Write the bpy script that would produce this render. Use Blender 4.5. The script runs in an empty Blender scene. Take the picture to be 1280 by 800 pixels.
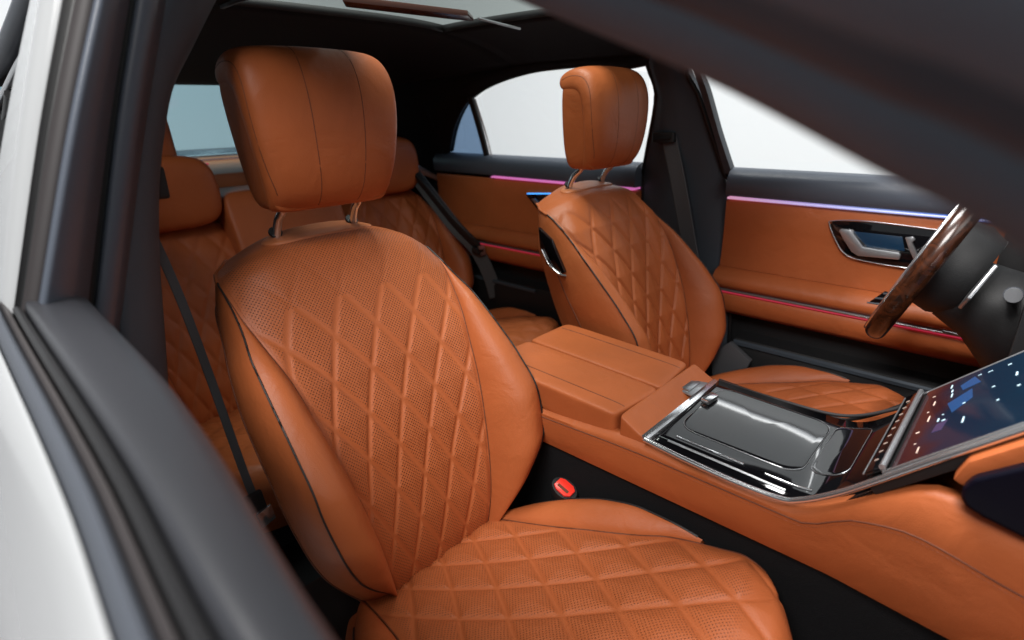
import bpy, bmesh, math, random
import numpy as np
from mathutils import Vector, Matrix
from mathutils.bvhtree import BVHTree
random.seed(4)
SC = bpy.context.scene
COL = SC.collection
R_ = math.radians

# ------------------------------------------------------------------ camera
# car frame: X forward, Y to the driver's side, Z up; metres
CAM = np.array([0.950, -0.896, 1.1516]); FPX = 708.0
YAW, PITCH, ROLL = R_(47.06), R_(20.44), R_(-1.05)
_d = np.array([-math.cos(YAW)*math.cos(PITCH), math.sin(YAW)*math.cos(PITCH), -math.sin(PITCH)])
_r = np.cross(_d, [0, 0, 1.]); _r /= np.linalg.norm(_r); _u = np.cross(_r, _d)
CR = np.array([math.cos(ROLL)*_r + math.sin(ROLL)*_u, -math.sin(ROLL)*_r + math.cos(ROLL)*_u, _d])
cd = bpy.data.cameras.new('camera'); cam = bpy.data.objects.new('camera', cd); COL.objects.link(cam)
cam.matrix_world = Matrix(((CR[0][0], CR[1][0], -CR[2][0], CAM[0]), (CR[0][1], CR[1][1], -CR[2][1], CAM[1]),
                           (CR[0][2], CR[1][2], -CR[2][2], CAM[2]), (0, 0, 0, 1)))
cd.sensor_width = 36; cd.lens = FPX/1280*36; cd.clip_start = .01; cd.clip_end = 100
cd.dof.use_dof = True; cd.dof.focus_distance = 1.05; cd.dof.aperture_fstop = 3.0
SC.camera = cam

def ray(px):
    return CR.T @ np.array([(px[0]-640)/FPX, -(px[1]-400)/FPX, 1.])
def bp(px, ax, val):           # pixel -> point on the plane axis = val
    d = ray(px); return CAM + d*((val-CAM[ax])/d[ax])
def bpl(px, P, n):             # pixel -> point on a plane
    d = ray(px); n = np.array(n, float); return CAM + d*((n @ (np.array(P)-CAM))/(n @ d))

# ------------------------------------------------------------------ world, lamps, exposure
w = bpy.data.worlds.new('World'); SC.world = w; w.use_nodes = True
w.node_tree.nodes['Background'].inputs[0].default_value = (.27, .28, .29, 1)
w.node_tree.nodes['Background'].inputs[1].default_value = 1.0
def area(name, loc, target, sx, sy, power, color=(1, 1, 1)):
    l = bpy.data.lights.new(name, 'AREA'); l.shape = 'RECTANGLE'; l.size = sx; l.size_y = sy; l.energy = power; l.color = color
    o = bpy.data.objects.new(name, l); COL.objects.link(o); o.location = loc
    o.rotation_euler = (Vector(target)-Vector(loc)).to_track_quat('-Z', 'Y').to_euler()
    return o
area('windscreen_softbox', (2.7, -.9, 2.5), (.2, 0, .7), 1.6, 1.0, 14, (1, .97, .93))
area('side_softbox', (1.05, -2.2, 3.0), (.2, -.5, .7), 1.3, 1.1, 100, (1, .98, .95))
area('ceiling_softbox', (.0, -.1, 3.2), (.0, 0, 1), 1.2, .8, 150, (1, .98, .95))
area('wall_wash', (.5, 1.5, 3.6), (.3, 3.6, 1.3), 6.0, .5, 85, (.96, .99, 1))
area('wall_wash', (-3.2, -.5, 3.6), (-5.4, -.5, 1.3), .5, 6.0, 85, (.96, .99, 1))
SC.view_settings.view_transform = 'Standard'; SC.view_settings.look = 'None'
SC.view_settings.exposure = 0.12; SC.view_settings.gamma = 1
SC.cycles.use_denoising = True; SC.cycles.max_bounces = 6; SC.cycles.diffuse_bounces = 4; SC.cycles.glossy_bounces = 3; SC.cycles.transmission_bounces = 4; SC.cycles.transparent_max_bounces = 8; SC.cycles.caustics_reflective = False; SC.cycles.caustics_refractive = False

# ------------------------------------------------------------------ materials
MATS = {}
def mat(name, col, rough=.5, metal=0., spec=.5, emit=None, estr=1., coat=0., bump=0., bscale=400., var=0., vscale=6., aniso=0):
    m = bpy.data.materials.new(name); m.use_nodes = True; nt = m.node_tree; b = nt.nodes['Principled BSDF']
    b.inputs['Base Color'].default_value = (*col, 1); b.inputs['Roughness'].default_value = rough
    b.inputs['Metallic'].default_value = metal; b.inputs['Specular IOR Level'].default_value = spec
    b.inputs['Coat Weight'].default_value = coat
    if emit: b.inputs['Emission Color'].default_value = (*emit, 1); b.inputs['Emission Strength'].default_value = estr
    if bump or var:
        tc = nt.nodes.new('ShaderNodeTexCoord')
        if var:
            nz = nt.nodes.new('ShaderNodeTexNoise'); nz.inputs['Scale'].default_value = vscale; nz.inputs['Detail'].default_value = 4
            nt.links.new(tc.outputs['Object'], nz.inputs['Vector'])
            mr = nt.nodes.new('ShaderNodeMapRange'); mr.inputs[1].default_value = .3; mr.inputs[2].default_value = .7
            mr.inputs[3].default_value = 1-var; mr.inputs[4].default_value = 1+var
            nt.links.new(nz.outputs['Fac'], mr.inputs[0])
            mx = nt.nodes.new('ShaderNodeVectorMath'); mx.operation = 'SCALE'; mx.inputs[0].default_value = col
            nt.links.new(mr.outputs[0], mx.inputs['Scale']); nt.links.new(mx.outputs[0], b.inputs['Base Color'])
        if bump:
            v = nt.nodes.new('ShaderNodeTexVoronoi'); v.inputs['Scale'].default_value = bscale
            n2 = nt.nodes.new('ShaderNodeTexNoise'); n2.inputs['Scale'].default_value = bscale*.12; n2.inputs['Detail'].default_value = 5
            nt.links.new(tc.outputs['Object'], v.inputs['Vector']); nt.links.new(tc.outputs['Object'], n2.inputs['Vector'])
            ad = nt.nodes.new('ShaderNodeMath'); ad.operation = 'ADD'
            nt.links.new(v.outputs['Distance'], ad.inputs[0]); nt.links.new(n2.outputs['Fac'], ad.inputs[1])
            bm_ = nt.nodes.new('ShaderNodeBump'); bm_.inputs['Strength'].default_value = bump; bm_.inputs['Distance'].default_value = .001
            if name == 'leather':
                n3 = nt.nodes.new('ShaderNodeTexNoise'); n3.inputs['Scale'].default_value = 16; n3.inputs['Detail'].default_value = 3; n3.inputs['Distortion'].default_value = .6
                nt.links.new(tc.outputs['Object'], n3.inputs['Vector']); b3_ = nt.nodes.new('ShaderNodeBump'); b3_.inputs['Strength'].default_value = .35; b3_.inputs['Distance'].default_value = .008
                nt.links.new(n3.outputs['Fac'], b3_.inputs['Height']); nt.links.new(b3_.outputs[0], bm_.inputs['Normal'])
            nt.links.new(ad.outputs[0], bm_.inputs['Height']); nt.links.new(bm_.outputs[0], b.inputs['Normal'])
    MATS[name] = m; return m
TAN = (.41, .107, .033)
mat('leather', TAN, .44, spec=.30, bump=.22, bscale=700, var=.07, vscale=9)
mat('leather_light', (.48, .15, .055), .45, spec=.45, bump=.15, bscale=700)
mat('seam', (.13, .034, .012), .7)
mat('piping', (.012, .010, .010), .5)
mat('stitch', (.30, .075, .024), .7)
mat('black', (.012, .012, .013), .55, spec=.4, bump=.15, bscale=500)
mat('carpet', (.010, .010, .011), .95, spec=.1, bump=.8, bscale=900)
mat('headliner', (.013, .013, .014), .9, spec=.15, bump=.3, bscale=900)
mat('soft_grey', (.074, .086, .110), .36, spec=.4, bump=.12, bscale=600)
mat('trim_grey', (.055, .062, .076), .5, spec=.4, bump=.1, bscale=600)
mat('sill_grey', (.020, .021, .025), .36, spec=.4, bump=.12, bscale=600)
mat('pillar_grey', (.115, .135, .165), .6, spec=.3)
mat('trim_brown', (.026, .022, .023), .6)
mat('pillar_trim', (.054, .066, .082), .6, spec=.3, bump=.2, bscale=500)
mat('rubber', (.010, .010, .011), .45, spec=.4)
mat('webbing', (.075, .078, .085), .75, bump=.4, bscale=500)
mat('chrome', (.86, .87, .89), .16, metal=.93)
mat('satin', (.50, .51, .53), .30, metal=.85)
mat('gloss', (.004, .004, .005), .03, spec=.6).node_tree.nodes['Principled BSDF'].inputs['IOR'].default_value = 1.58
mat('gloss_blue', (.003, .003, .008), .35, spec=.2)
mat('paint', (.38, .39, .40), .22, spec=.5, coat=.6)
mat('red_button', (.75, .035, .02), .3, emit=(.8, .03, .02), estr=.25)
mat('button_silver', (.55, .56, .58), .3, metal=1)
mat('led_pink', (.8, .3, .6), .4, emit=(.9, .22, .65), estr=.5)
mat('led_red', (.4, .05, .08), .4, emit=(.7, .04, .10), estr=.40)
mat('led_blue', (.1, .3, .8), .4, emit=(.05, .35, 1), estr=1.6)
mat('icon', (.6, .8, .9), .4, emit=(.35, .65, .85), estr=.42)
mat('icon_warm', (.8, .6, .5), .4, emit=(.75, .5, .42), estr=.25)
mat('icon_dim', (.4, .3, .25), .4, emit=(.55, .38, .32), estr=.16)
mat('screen_blue', (.004, .02, .06), .3, emit=(.015, .12, .36), estr=.45)
mat('screen_violet', (.03, .02, .05), .3, emit=(.06, .055, .15), estr=.4)
mat('tube_light', (1, 1, 1), .4, emit=(1, 1, 1), estr=9)

def led_gradient():            # LED strip that fades from pink over violet to blue along X
    m = mat('led_gradient', (.5, .5, .8), .4); nt = m.node_tree; b = nt.nodes['Principled BSDF']
    g = nt.nodes.new('ShaderNodeNewGeometry'); sx = nt.nodes.new('ShaderNodeSeparateXYZ'); nt.links.new(g.outputs['Position'], sx.inputs[0])
    mr = nt.nodes.new('ShaderNodeMapRange'); mr.inputs[1].default_value = .28; mr.inputs[2].default_value = .85
    nt.links.new(sx.outputs[0], mr.inputs[0])
    cr = nt.nodes.new('ShaderNodeValToRGB'); e = cr.color_ramp.elements
    e[0].position = 0; e[0].color = (1, .42, .62, 1); e[1].position = 1; e[1].color = (.05, .22, .85, 1)
    k = e.new(.4); k.color = (.55, .45, .9, 1); k = e.new(.7); k.color = (.35, .5, 1, 1)
    nt.links.new(mr.outputs[0], cr.inputs[0]); nt.links.new(cr.outputs[0], b.inputs['Emission Color'])
    b.inputs['Emission Strength'].default_value = .52
led_gradient()

def glass(name, tint, refl=.06):
    m = bpy.data.materials.new(name); m.use_nodes = True; nt = m.node_tree; nt.nodes.remove(nt.nodes['Principled BSDF'])
    t = nt.nodes.new('ShaderNodeBsdfTransparent'); t.inputs[0].default_value = (*tint, 1)
    g = nt.nodes.new('ShaderNodeBsdfGlossy'); g.inputs['Roughness'].default_value = .02
    mx = nt.nodes.new('ShaderNodeMixShader'); mx.inputs[0].default_value = refl
    nt.links.new(t.outputs[0], mx.inputs[1]); nt.links.new(g.outputs[0], mx.inputs[2])
    nt.links.new(mx.outputs[0], nt.nodes['Material Output'].inputs['Surface']); MATS[name] = m
glass('clear_glass', (.93, .95, .95)); glass('rear_glass', (.30, .46, .51)); glass('quarter_glass', (.20, .30, .44)); glass('roof_glass', (.42, .46, .44)); glass('darkened_glass', (.10, .10, .105))

def perforated():              # tan leather with rows of punched holes; 'perf' says where they are punched, uv is in metres
    m = mat('perforated', TAN, .44, spec=.33); nt = m.node_tree; b = nt.nodes['Principled BSDF']; L = nt.links
    uv = nt.nodes.new('ShaderNodeUVMap'); mp = nt.nodes.new('ShaderNodeMapping'); mp.inputs['Rotation'].default_value = (0, 0, R_(45))
    mp.inputs['Scale'].default_value = (1/.0047,)*3; L.new(uv.outputs[0], mp.inputs[0])
    v = nt.nodes.new('ShaderNodeTexVoronoi'); v.voronoi_dimensions = '2D'; v.inputs['Scale'].default_value = 1; v.inputs['Randomness'].default_value = 0.12
    L.new(mp.outputs[0], v.inputs['Vector'])
    dot = nt.nodes.new('ShaderNodeMapRange'); dot.inputs[1].default_value = .15; dot.inputs[2].default_value = .29; dot.inputs[3].default_value = 1; dot.inputs[4].default_value = 0
    L.new(v.outputs['Distance'], dot.inputs[0])
    at = nt.nodes.new('ShaderNodeAttribute'); at.attribute_name = 'perf'
    mu = nt.nodes.new('ShaderNodeMath'); mu.operation = 'MULTIPLY'; L.new(dot.outputs[0], mu.inputs[0]); L.new(at.outputs['Fac'], mu.inputs[1])
    tc = nt.nodes.new('ShaderNodeTexCoord'); nz = nt.nodes.new('ShaderNodeTexNoise'); nz.inputs['Scale'].default_value = 8; L.new(tc.outputs['Object'], nz.inputs['Vector'])
    c1 = nt.nodes.new('ShaderNodeMix'); c1.data_type = 'RGBA'; c1.inputs[6].default_value = (TAN[0]*.92, TAN[1]*.9, TAN[2]*.85, 1); c1.inputs[7].default_value = (TAN[0]*1.06, TAN[1]*1.1, TAN[2]*1.2, 1)
    L.new(nz.outputs['Fac'], c1.inputs[0])
    c2 = nt.nodes.new('ShaderNodeMix'); c2.data_type = 'RGBA'; c2.inputs[7].default_value = (.018, .006, .004, 1)
    L.new(mu.outputs[0], c2.inputs[0]); L.new(c1.outputs[2], c2.inputs[6]); L.new(c2.outputs[2], b.inputs['Base Color'])
    vo = nt.nodes.new('ShaderNodeTexVoronoi'); vo.inputs['Scale'].default_value = 700; L.new(tc.outputs['Object'], vo.inputs['Vector'])
    sb = nt.nodes.new('ShaderNodeMath'); sb.operation = 'MULTIPLY_ADD'; sb.inputs[1].default_value = -2.0; L.new(mu.outputs[0], sb.inputs[0]); L.new(vo.outputs['Distance'], sb.inputs[2])
    bm_ = nt.nodes.new('ShaderNodeBump'); bm_.inputs['Strength'].default_value = .3; bm_.inputs['Distance'].default_value = .0008
    L.new(sb.outputs[0], bm_.inputs['Height']); L.new(bm_.outputs[0], b.inputs['Normal'])
perforated()

def wood():
    m = mat('wood', (.2, .07, .03), .24, spec=.5, coat=.25); nt = m.node_tree; b = nt.nodes['Principled BSDF']
    tc = nt.nodes.new('ShaderNodeTexCoord'); n = nt.nodes.new('ShaderNodeTexNoise'); n.inputs['Scale'].default_value = 22; n.inputs['Detail'].default_value = 6; n.inputs['Distortion'].default_value = 2.5
    nt.links.new(tc.outputs['Object'], n.inputs['Vector'])
    cr = nt.nodes.new('ShaderNodeValToRGB'); e = cr.color_ramp.elements; e[0].position = .35; e[0].color = (.012, .005, .003, 1); e[1].position = .75; e[1].color = (.085, .024, .009, 1)
    nt.links.new(n.outputs['Fac'], cr.inputs[0]); nt.links.new(cr.outputs[0], b.inputs['Base Color'])
wood()

def screen_mat():              # lit display picture: dark red at the lower end, deep blue map above
    m = mat('screen', (.003, .003, .004), .10, spec=.2); nt = m.node_tree; b = nt.nodes['Principled BSDF']; L = nt.links
    tc = nt.nodes.new('ShaderNodeTexCoord'); sx = nt.nodes.new('ShaderNodeSeparateXYZ'); L.new(tc.outputs['Generated'], sx.inputs[0])
    n = nt.nodes.new('ShaderNodeTexNoise'); n.inputs['Scale'].default_value = 3.2; n.inputs['Detail'].default_value = 3; L.new(tc.outputs['Generated'], n.inputs['Vector'])
    ad = nt.nodes.new('ShaderNodeMath'); ad.operation = 'MULTIPLY_ADD'; ad.inputs[1].default_value = .30; L.new(n.outputs['Fac'], ad.inputs[0]); L.new(sx.outputs[0], ad.inputs[2])
    cr = nt.nodes.new('ShaderNodeValToRGB'); e = cr.color_ramp.elements
    e[0].position = .10; e[0].color = (.060, .012, .014, 1); e[1].position = .9; e[1].color = (.01, .10, .24, 1)
    k = e.new(.22); k.color = (.07, .016, .018, 1); k = e.new(.32); k.color = (.012, .025, .06, 1); k = e.new(.55); k.color = (.006, .035, .075, 1)
    L.new(ad.outputs[0], cr.inputs[0]); L.new(cr.outputs[0], b.inputs['Emission Color']); b.inputs['Emission Strength'].default_value = .7
screen_mat()

# ------------------------------------------------------------------ mesh helpers
def link(name, me, m, parent=None, smooth=True, sharp=None):
    o = bpy.data.objects.new(name, me); COL.objects.link(o)
    if m: me.materials.append(MATS[m])
    if smooth:
        me.polygons.foreach_set('use_smooth', [True]*len(me.polygons))
        if sharp: me.set_sharp_from_angle(angle=R_(sharp))
    if parent: o.parent = parent
    return o
def mesh(name, verts, faces, m, parent=None, smooth=True, sharp=None):
    me = bpy.data.meshes.new(name); me.from_pydata([tuple(map(float, v)) for v in verts], [], faces); me.validate()
    bm = bmesh.new(); bm.from_mesh(me); bmesh.ops.remove_doubles(bm, verts=bm.verts, dist=1e-6); bmesh.ops.recalc_face_normals(bm, faces=bm.faces); bm.to_mesh(me); bm.free()
    return link(name, me, m, parent, smooth, sharp)
def sheet(name, G, m, parent=None, thick=0., closed_u=False, uv=None, attr=None, sharp=None):
    """grid G[i][j] of points -> mesh (sheet normal orientation kept), optional uv (metres) and 'perf' attribute"""
    G = np.asarray(G, float); nu, nv = G.shape[:2]
    V = G.reshape(-1, 3); F = []
    for i in range(nu-(0 if closed_u else 1)):
        i2 = (i+1) % nu
        for j in range(nv-1): F.append((i*nv+j, i2*nv+j, i2*nv+j+1, i*nv+j+1))
    me = bpy.data.meshes.new(name); me.from_pydata(V.tolist(), [], F)
    if uv is not None:
        U = np.asarray(uv, float).reshape(-1, 2); l = me.uv_layers.new(name='UVMap')
        idx = np.empty(len(me.loops), int); me.loops.foreach_get('vertex_index', idx); l.data.foreach_set('uv', U[idx].ravel())
    if attr is not None:
        a = me.attributes.new('perf', 'FLOAT', 'POINT'); a.data.foreach_set('value', np.asarray(attr, float).ravel())
    o = link(name, me, m, parent, True, sharp)
    if thick:
        md = o.modifiers.new('t', 'SOLIDIFY'); md.thickness = thick; md.offset = 0
    return o
def loft(name, secs, m, parent=None, closed=True, caps=True, sharp=35):
    secs = np.asarray(secs, float); n, k = secs.shape[:2]; V = secs.reshape(-1, 3); F = []
    for i in range(n-1):
        for j in range(k if closed else k-1):
            j2 = (j+1) % k; F.append((i*k+j, i*k+j2, (i+1)*k+j2, (i+1)*k+j))
    if caps and closed: F += [tuple(range(k))[::-1], tuple(range((n-1)*k, n*k))]
    return mesh(name, V, F, m, parent, True, sharp)
def smooth_path(P, n, closed=False):
    P = [np.array(p, float) for p in P]; m = len(P); out = []
    segs = m if closed else m-1
    for t in np.linspace(0, segs, n, endpoint=not closed):
        i = min(int(t), segs-1); f = t-i
        g = (lambda k: P[k % m]) if closed else (lambda k: P[min(max(k, 0), m-1)])
        a, b, c, d = g(i-1), g(i), g(i+1), g(i+2)
        out.append(.5*((2*b)+(c-a)*f+(2*a-5*b+4*c-d)*f*f+(3*b-a-3*c+d)*f**3))
    return np.array(out)
def tube(name, P, r, m, parent=None, seg=8, closed=False, flat=1., up=None):
    P = np.asarray(P, float); n = len(P); rs = np.broadcast_to(np.asarray(r, float), (n,)); secs = []
    T = np.gradient(P, axis=0) if not closed else np.roll(P, -1, 0)-np.roll(P, 1, 0)
    ref = np.array(up if up is not None else (0, 0, 1.), float)
    for i in range(n):
        t = T[i]/(np.linalg.norm(T[i])+1e-9)
        a = np.cross(t, ref)
        if np.linalg.norm(a) < .15: a = np.cross(t, (1, .1, 0))
        a /= np.linalg.norm(a); b = np.cross(a, t)
        secs.append([P[i]+rs[i]*(math.cos(q)*a+flat*math.sin(q)*b) for q in np.linspace(0, 2*math.pi, seg, endpoint=False)])
    if closed: secs.append(secs[0])
    return loft(name, secs, m, parent, True, not closed, 60)
def prism(name, pts, vec, m, parent=None, bevel=.002, seg=2):
    pts = [np.array(p, float) for p in pts]; vec = np.array(vec, float); k = len(pts)
    V = pts+[p+vec for p in pts]; F = [tuple(range(k)), tuple(range(k, 2*k))[::-1]]
    F += [(j, (j+1) % k, k+(j+1) % k, k+j) for j in range(k)]
    me = bpy.data.meshes.new(name); me.from_pydata([tuple(v) for v in V], [], F)
    bm = bmesh.new(); bm.from_mesh(me); bmesh.ops.recalc_face_normals(bm, faces=bm.faces)
    if bevel: bmesh.ops.bevel(bm, geom=list(bm.edges), offset=bevel, segments=seg, affect='EDGES', profile=.6, clamp_overlap=True)
    bm.to_mesh(me); bm.free()
    return link(name, me, m, parent, True, 40)
def box(name, a, b, m, parent=None, bevel=.003, seg=2):
    (x0, y0, z0), (x1, y1, z1) = a, b
    return prism(name, [(x0, y0, z0), (x1, y0, z0), (x1, y1, z0), (x0, y1, z0)], (0, 0, z1-z0), m, parent, bevel, seg)
def subd(name, V, F, m, parent=None, levels=2, crease=None):
    me = bpy.data.meshes.new(name); me.from_pydata([tuple(map(float, v)) for v in V], [], F)
    bm = bmesh.new(); bm.from_mesh(me); bmesh.ops.recalc_face_normals(bm, faces=bm.faces); bm.to_mesh(me); bm.free()
    o = bpy.data.objects.new('tmp', me); COL.objects.link(o); md = o.modifiers.new('s', 'SUBSURF'); md.levels = md.render_levels = levels
    dg = bpy.context.evaluated_depsgraph_get(); dg.update()
    m2 = bpy.data.meshes.new_from_object(o.evaluated_get(dg)); bpy.data.objects.remove(o); bpy.data.meshes.remove(me); m2.name = name
    return link(name, m2, m, parent)
def rbox(name, a, b, m, parent=None, r=.3, levels=3, warp=None):
    """soft pillow box; r = how far in (0-.5) the holding loops sit"""
    t = [0, r, 1-r, 1]; V = []; idx = {}; F = []
    for i in range(4):
        for j in range(4):
            for k in range(4):
                if i in (0, 3) or j in (0, 3) or k in (0, 3):
                    idx[i, j, k] = len(V); p = np.array([a[0]+(b[0]-a[0])*t[i], a[1]+(b[1]-a[1])*t[j], a[2]+(b[2]-a[2])*t[k]])
                    V.append(warp(p) if warp else p)
    for i in range(3):
        for j in range(3):
            for q in (0, 3):
                F.append((idx[q, i, j], idx[q, i+1, j], idx[q, i+1, j+1], idx[q, i, j+1]))
                F.append((idx[i, q, j], idx[i+1, q, j], idx[i+1, q, j+1], idx[i, q, j+1]))
                F.append((idx[i, j, q], idx[i+1, j, q], idx[i+1, j+1, q], idx[i, j+1, q]))
    return subd(name, V, F, m, parent, levels)
def on_surface(o, pts, d, lift=.0):
    """project points along d onto mesh o (object space)"""
    me = o.data; bv = BVHTree.FromPolygons([v.co[:] for v in me.vertices], [p.vertices[:] for p in me.polygons]); out = []
    d = Vector(d).normalized()
    for p in pts:
        h = bv.ray_cast(Vector(p)-d*.5, d)
        if h[0] is not None: out.append(np.array(h[0])-np.array(d)*lift)
    return np.array(out)
def interp(keys, x):           # smooth table lookup; keys rows (x, a, b, ...)
    K = np.array(keys, float); X = K[:, 0]; Y = K[:, 1:]
    D = np.zeros_like(Y); h = np.diff(X)[:, None]; s = np.diff(Y, axis=0)/h
    D[1:-1] = np.where(s[:-1]*s[1:] > 0, 2*s[:-1]*s[1:]/(s[:-1]+s[1:]+1e-12), 0); D[0] = s[0]; D[-1] = s[-1]
    x = np.clip(np.atleast_1d(np.asarray(x, float)), X[0], X[-1]); i = np.clip(np.searchsorted(X, x)-1, 0, len(X)-2)
    H = (X[i+1]-X[i])[:, None]; t = ((x-X[i])[:, None])/H
    r = (2*t**3-3*t**2+1)*Y[i]+(t**3-2*t**2+t)*H*D[i]+(-2*t**3+3*t**2)*Y[i+1]+(t**3-t**2)*H*D[i+1]
    return r
def stitches(P, parent, pitch=.0052, ln=.0033, wd=.0005, m='stitch'):
    P = np.asarray(P, float); L = np.concatenate([[0], np.cumsum(np.linalg.norm(np.diff(P, axis=0), axis=1))])
    at = lambda q: np.array([np.interp(q, L, P[:, i]) for i in range(3)]); V = []; F = []
    for q in np.arange(0, L[-1]-ln, pitch):
        a, b = at(q), at(q+ln); t = b-a; t /= np.linalg.norm(t)+1e-9; e = np.cross(t, (0, 0, 1.)); e /= np.linalg.norm(e)+1e-9; f = np.cross(e, t); n = len(V)
        for p in (a, b): V += [p+e*wd, p+f*wd, p-e*wd, p-f*wd]
        F += [(n, n+1, n+5, n+4), (n+1, n+2, n+6, n+5), (n+2, n+3, n+7, n+6), (n+3, n, n+4, n+7), (n, n+3, n+2, n+1), (n+4, n+5, n+6, n+7)]
    o = mesh('stitching', V, F, m, parent, False); o['kind'] = 'stuff'; return o
def thing(name, label, cat, loc=(0, 0, 0), group=None):
    o = bpy.data.objects.new(name, None); COL.objects.link(o); o.location = loc; o.empty_display_size = .05
    o['label'] = label; o['category'] = cat
    if group: o['group'] = group
    return o
def tag(o, label, cat, group=None):
    o['label'] = label; o['category'] = cat
    if group: o['group'] = group
    return o
def rel(root, P): return np.asarray(P, float)-np.array(root.location)
def normals(G):
    du = np.gradient(G, axis=0); dv = np.gradient(G, axis=1); n = np.cross(du, dv); return n/(np.linalg.norm(n, axis=2, keepdims=True)+1e-12)
def quilt(A, B, d, r, wid):
    """distance to the two crossing seam families; A across, B along (metres)"""
    c = d/math.sqrt(1+r*r); fa = np.abs(((A+r*B)/d) % 1-.5); fb = np.abs(((A-r*B)/d) % 1-.5)
    fa = (.5-fa)*c; fb = (.5-fb)*c
    return np.minimum(fa, fb), np.minimum(fa, fb)/wid

# ------------------------------------------------------------------ seats
BP1 = np.array([.269, .36]); BE = np.array([-.3754, .9269]); BN = np.array([.9269, .3754])
def back_pt(y, s, o):          # backrest frame -> seat-local xyz
    y, s, o = np.broadcast_arrays(y, s, o)
    return np.stack([BP1[0]+BE[0]*s+BN[0]*o, y*.965+.018, BP1[1]+BE[1]*s+BN[1]*o], -1)
#            t     s      o     W    drop  dish
BK = [(0.00, -.050, -.035, .100, .000, .000), (.04, -.022, -.004, .110, 0, .004), (.10, .020, .016, .120, 0, .010), (.20, .100, .036, .135, 0, .018),
      (.32, .200, .048, .151, 0, .022), (.44, .300, .054, .168, 0, .020), (.56, .400, .053, .184, 0, .012), (.66, .480, .047, .202, 0, .000),
      (.73, .540, .040, .212, .004, -.008), (.80, .592, .030, .213, .016, -.014), (.86, .620, .018, .208, .028, -.018), (.90, .639, -.004, .200, .038, -.014),
      (.94, .656, -.034, .180, .044, -.006), (.97, .669, -.066, .160, .046, 0), (1.0, .658, -.092, .132, .040, 0)]
#             t    y     s     o      bolster piping
PK = [(.04, .130, .020, .035), (.10, .168, .055, .070), (.16, .204, .100, .106), (.24, .231, .165, .140), (.34, .241, .245, .146), (.44, .240, .318, .126),
      (.54, .236, .400, .090), (.62, .231, .460, .060), (.68, .224, .506, .034), (.73, .2190, .538, .014), (.79, .2140, .574, -.008)]
_k = interp(BK, .84)[0]; PK.append((.84, _k[2], _k[0]-_k[3], _k[1]+_k[4]))
RK = [(.04, .150, -.010, -.040), (.16, .182, .090, -.066), (.34, .206, .240, -.080), (.54, .216, .390, -.086), (.73, .212, .505, -.088), (.90, .180, .556, -.096), (1.0, .128, .575, -.099)]
def back_edge(t, sgn):
    k = interp(BK, t); return sgn*k[:, 2], k[:, 0]-k[:, 3]*(1+.28*sgn), k[:, 1]+k[:, 4]-interp(ROLL, t)[:, 0]
ROLL = [(0, 0), (.58, 0), (.70, .012), (.80, .030), (.90, .034), (1, .020)]
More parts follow.
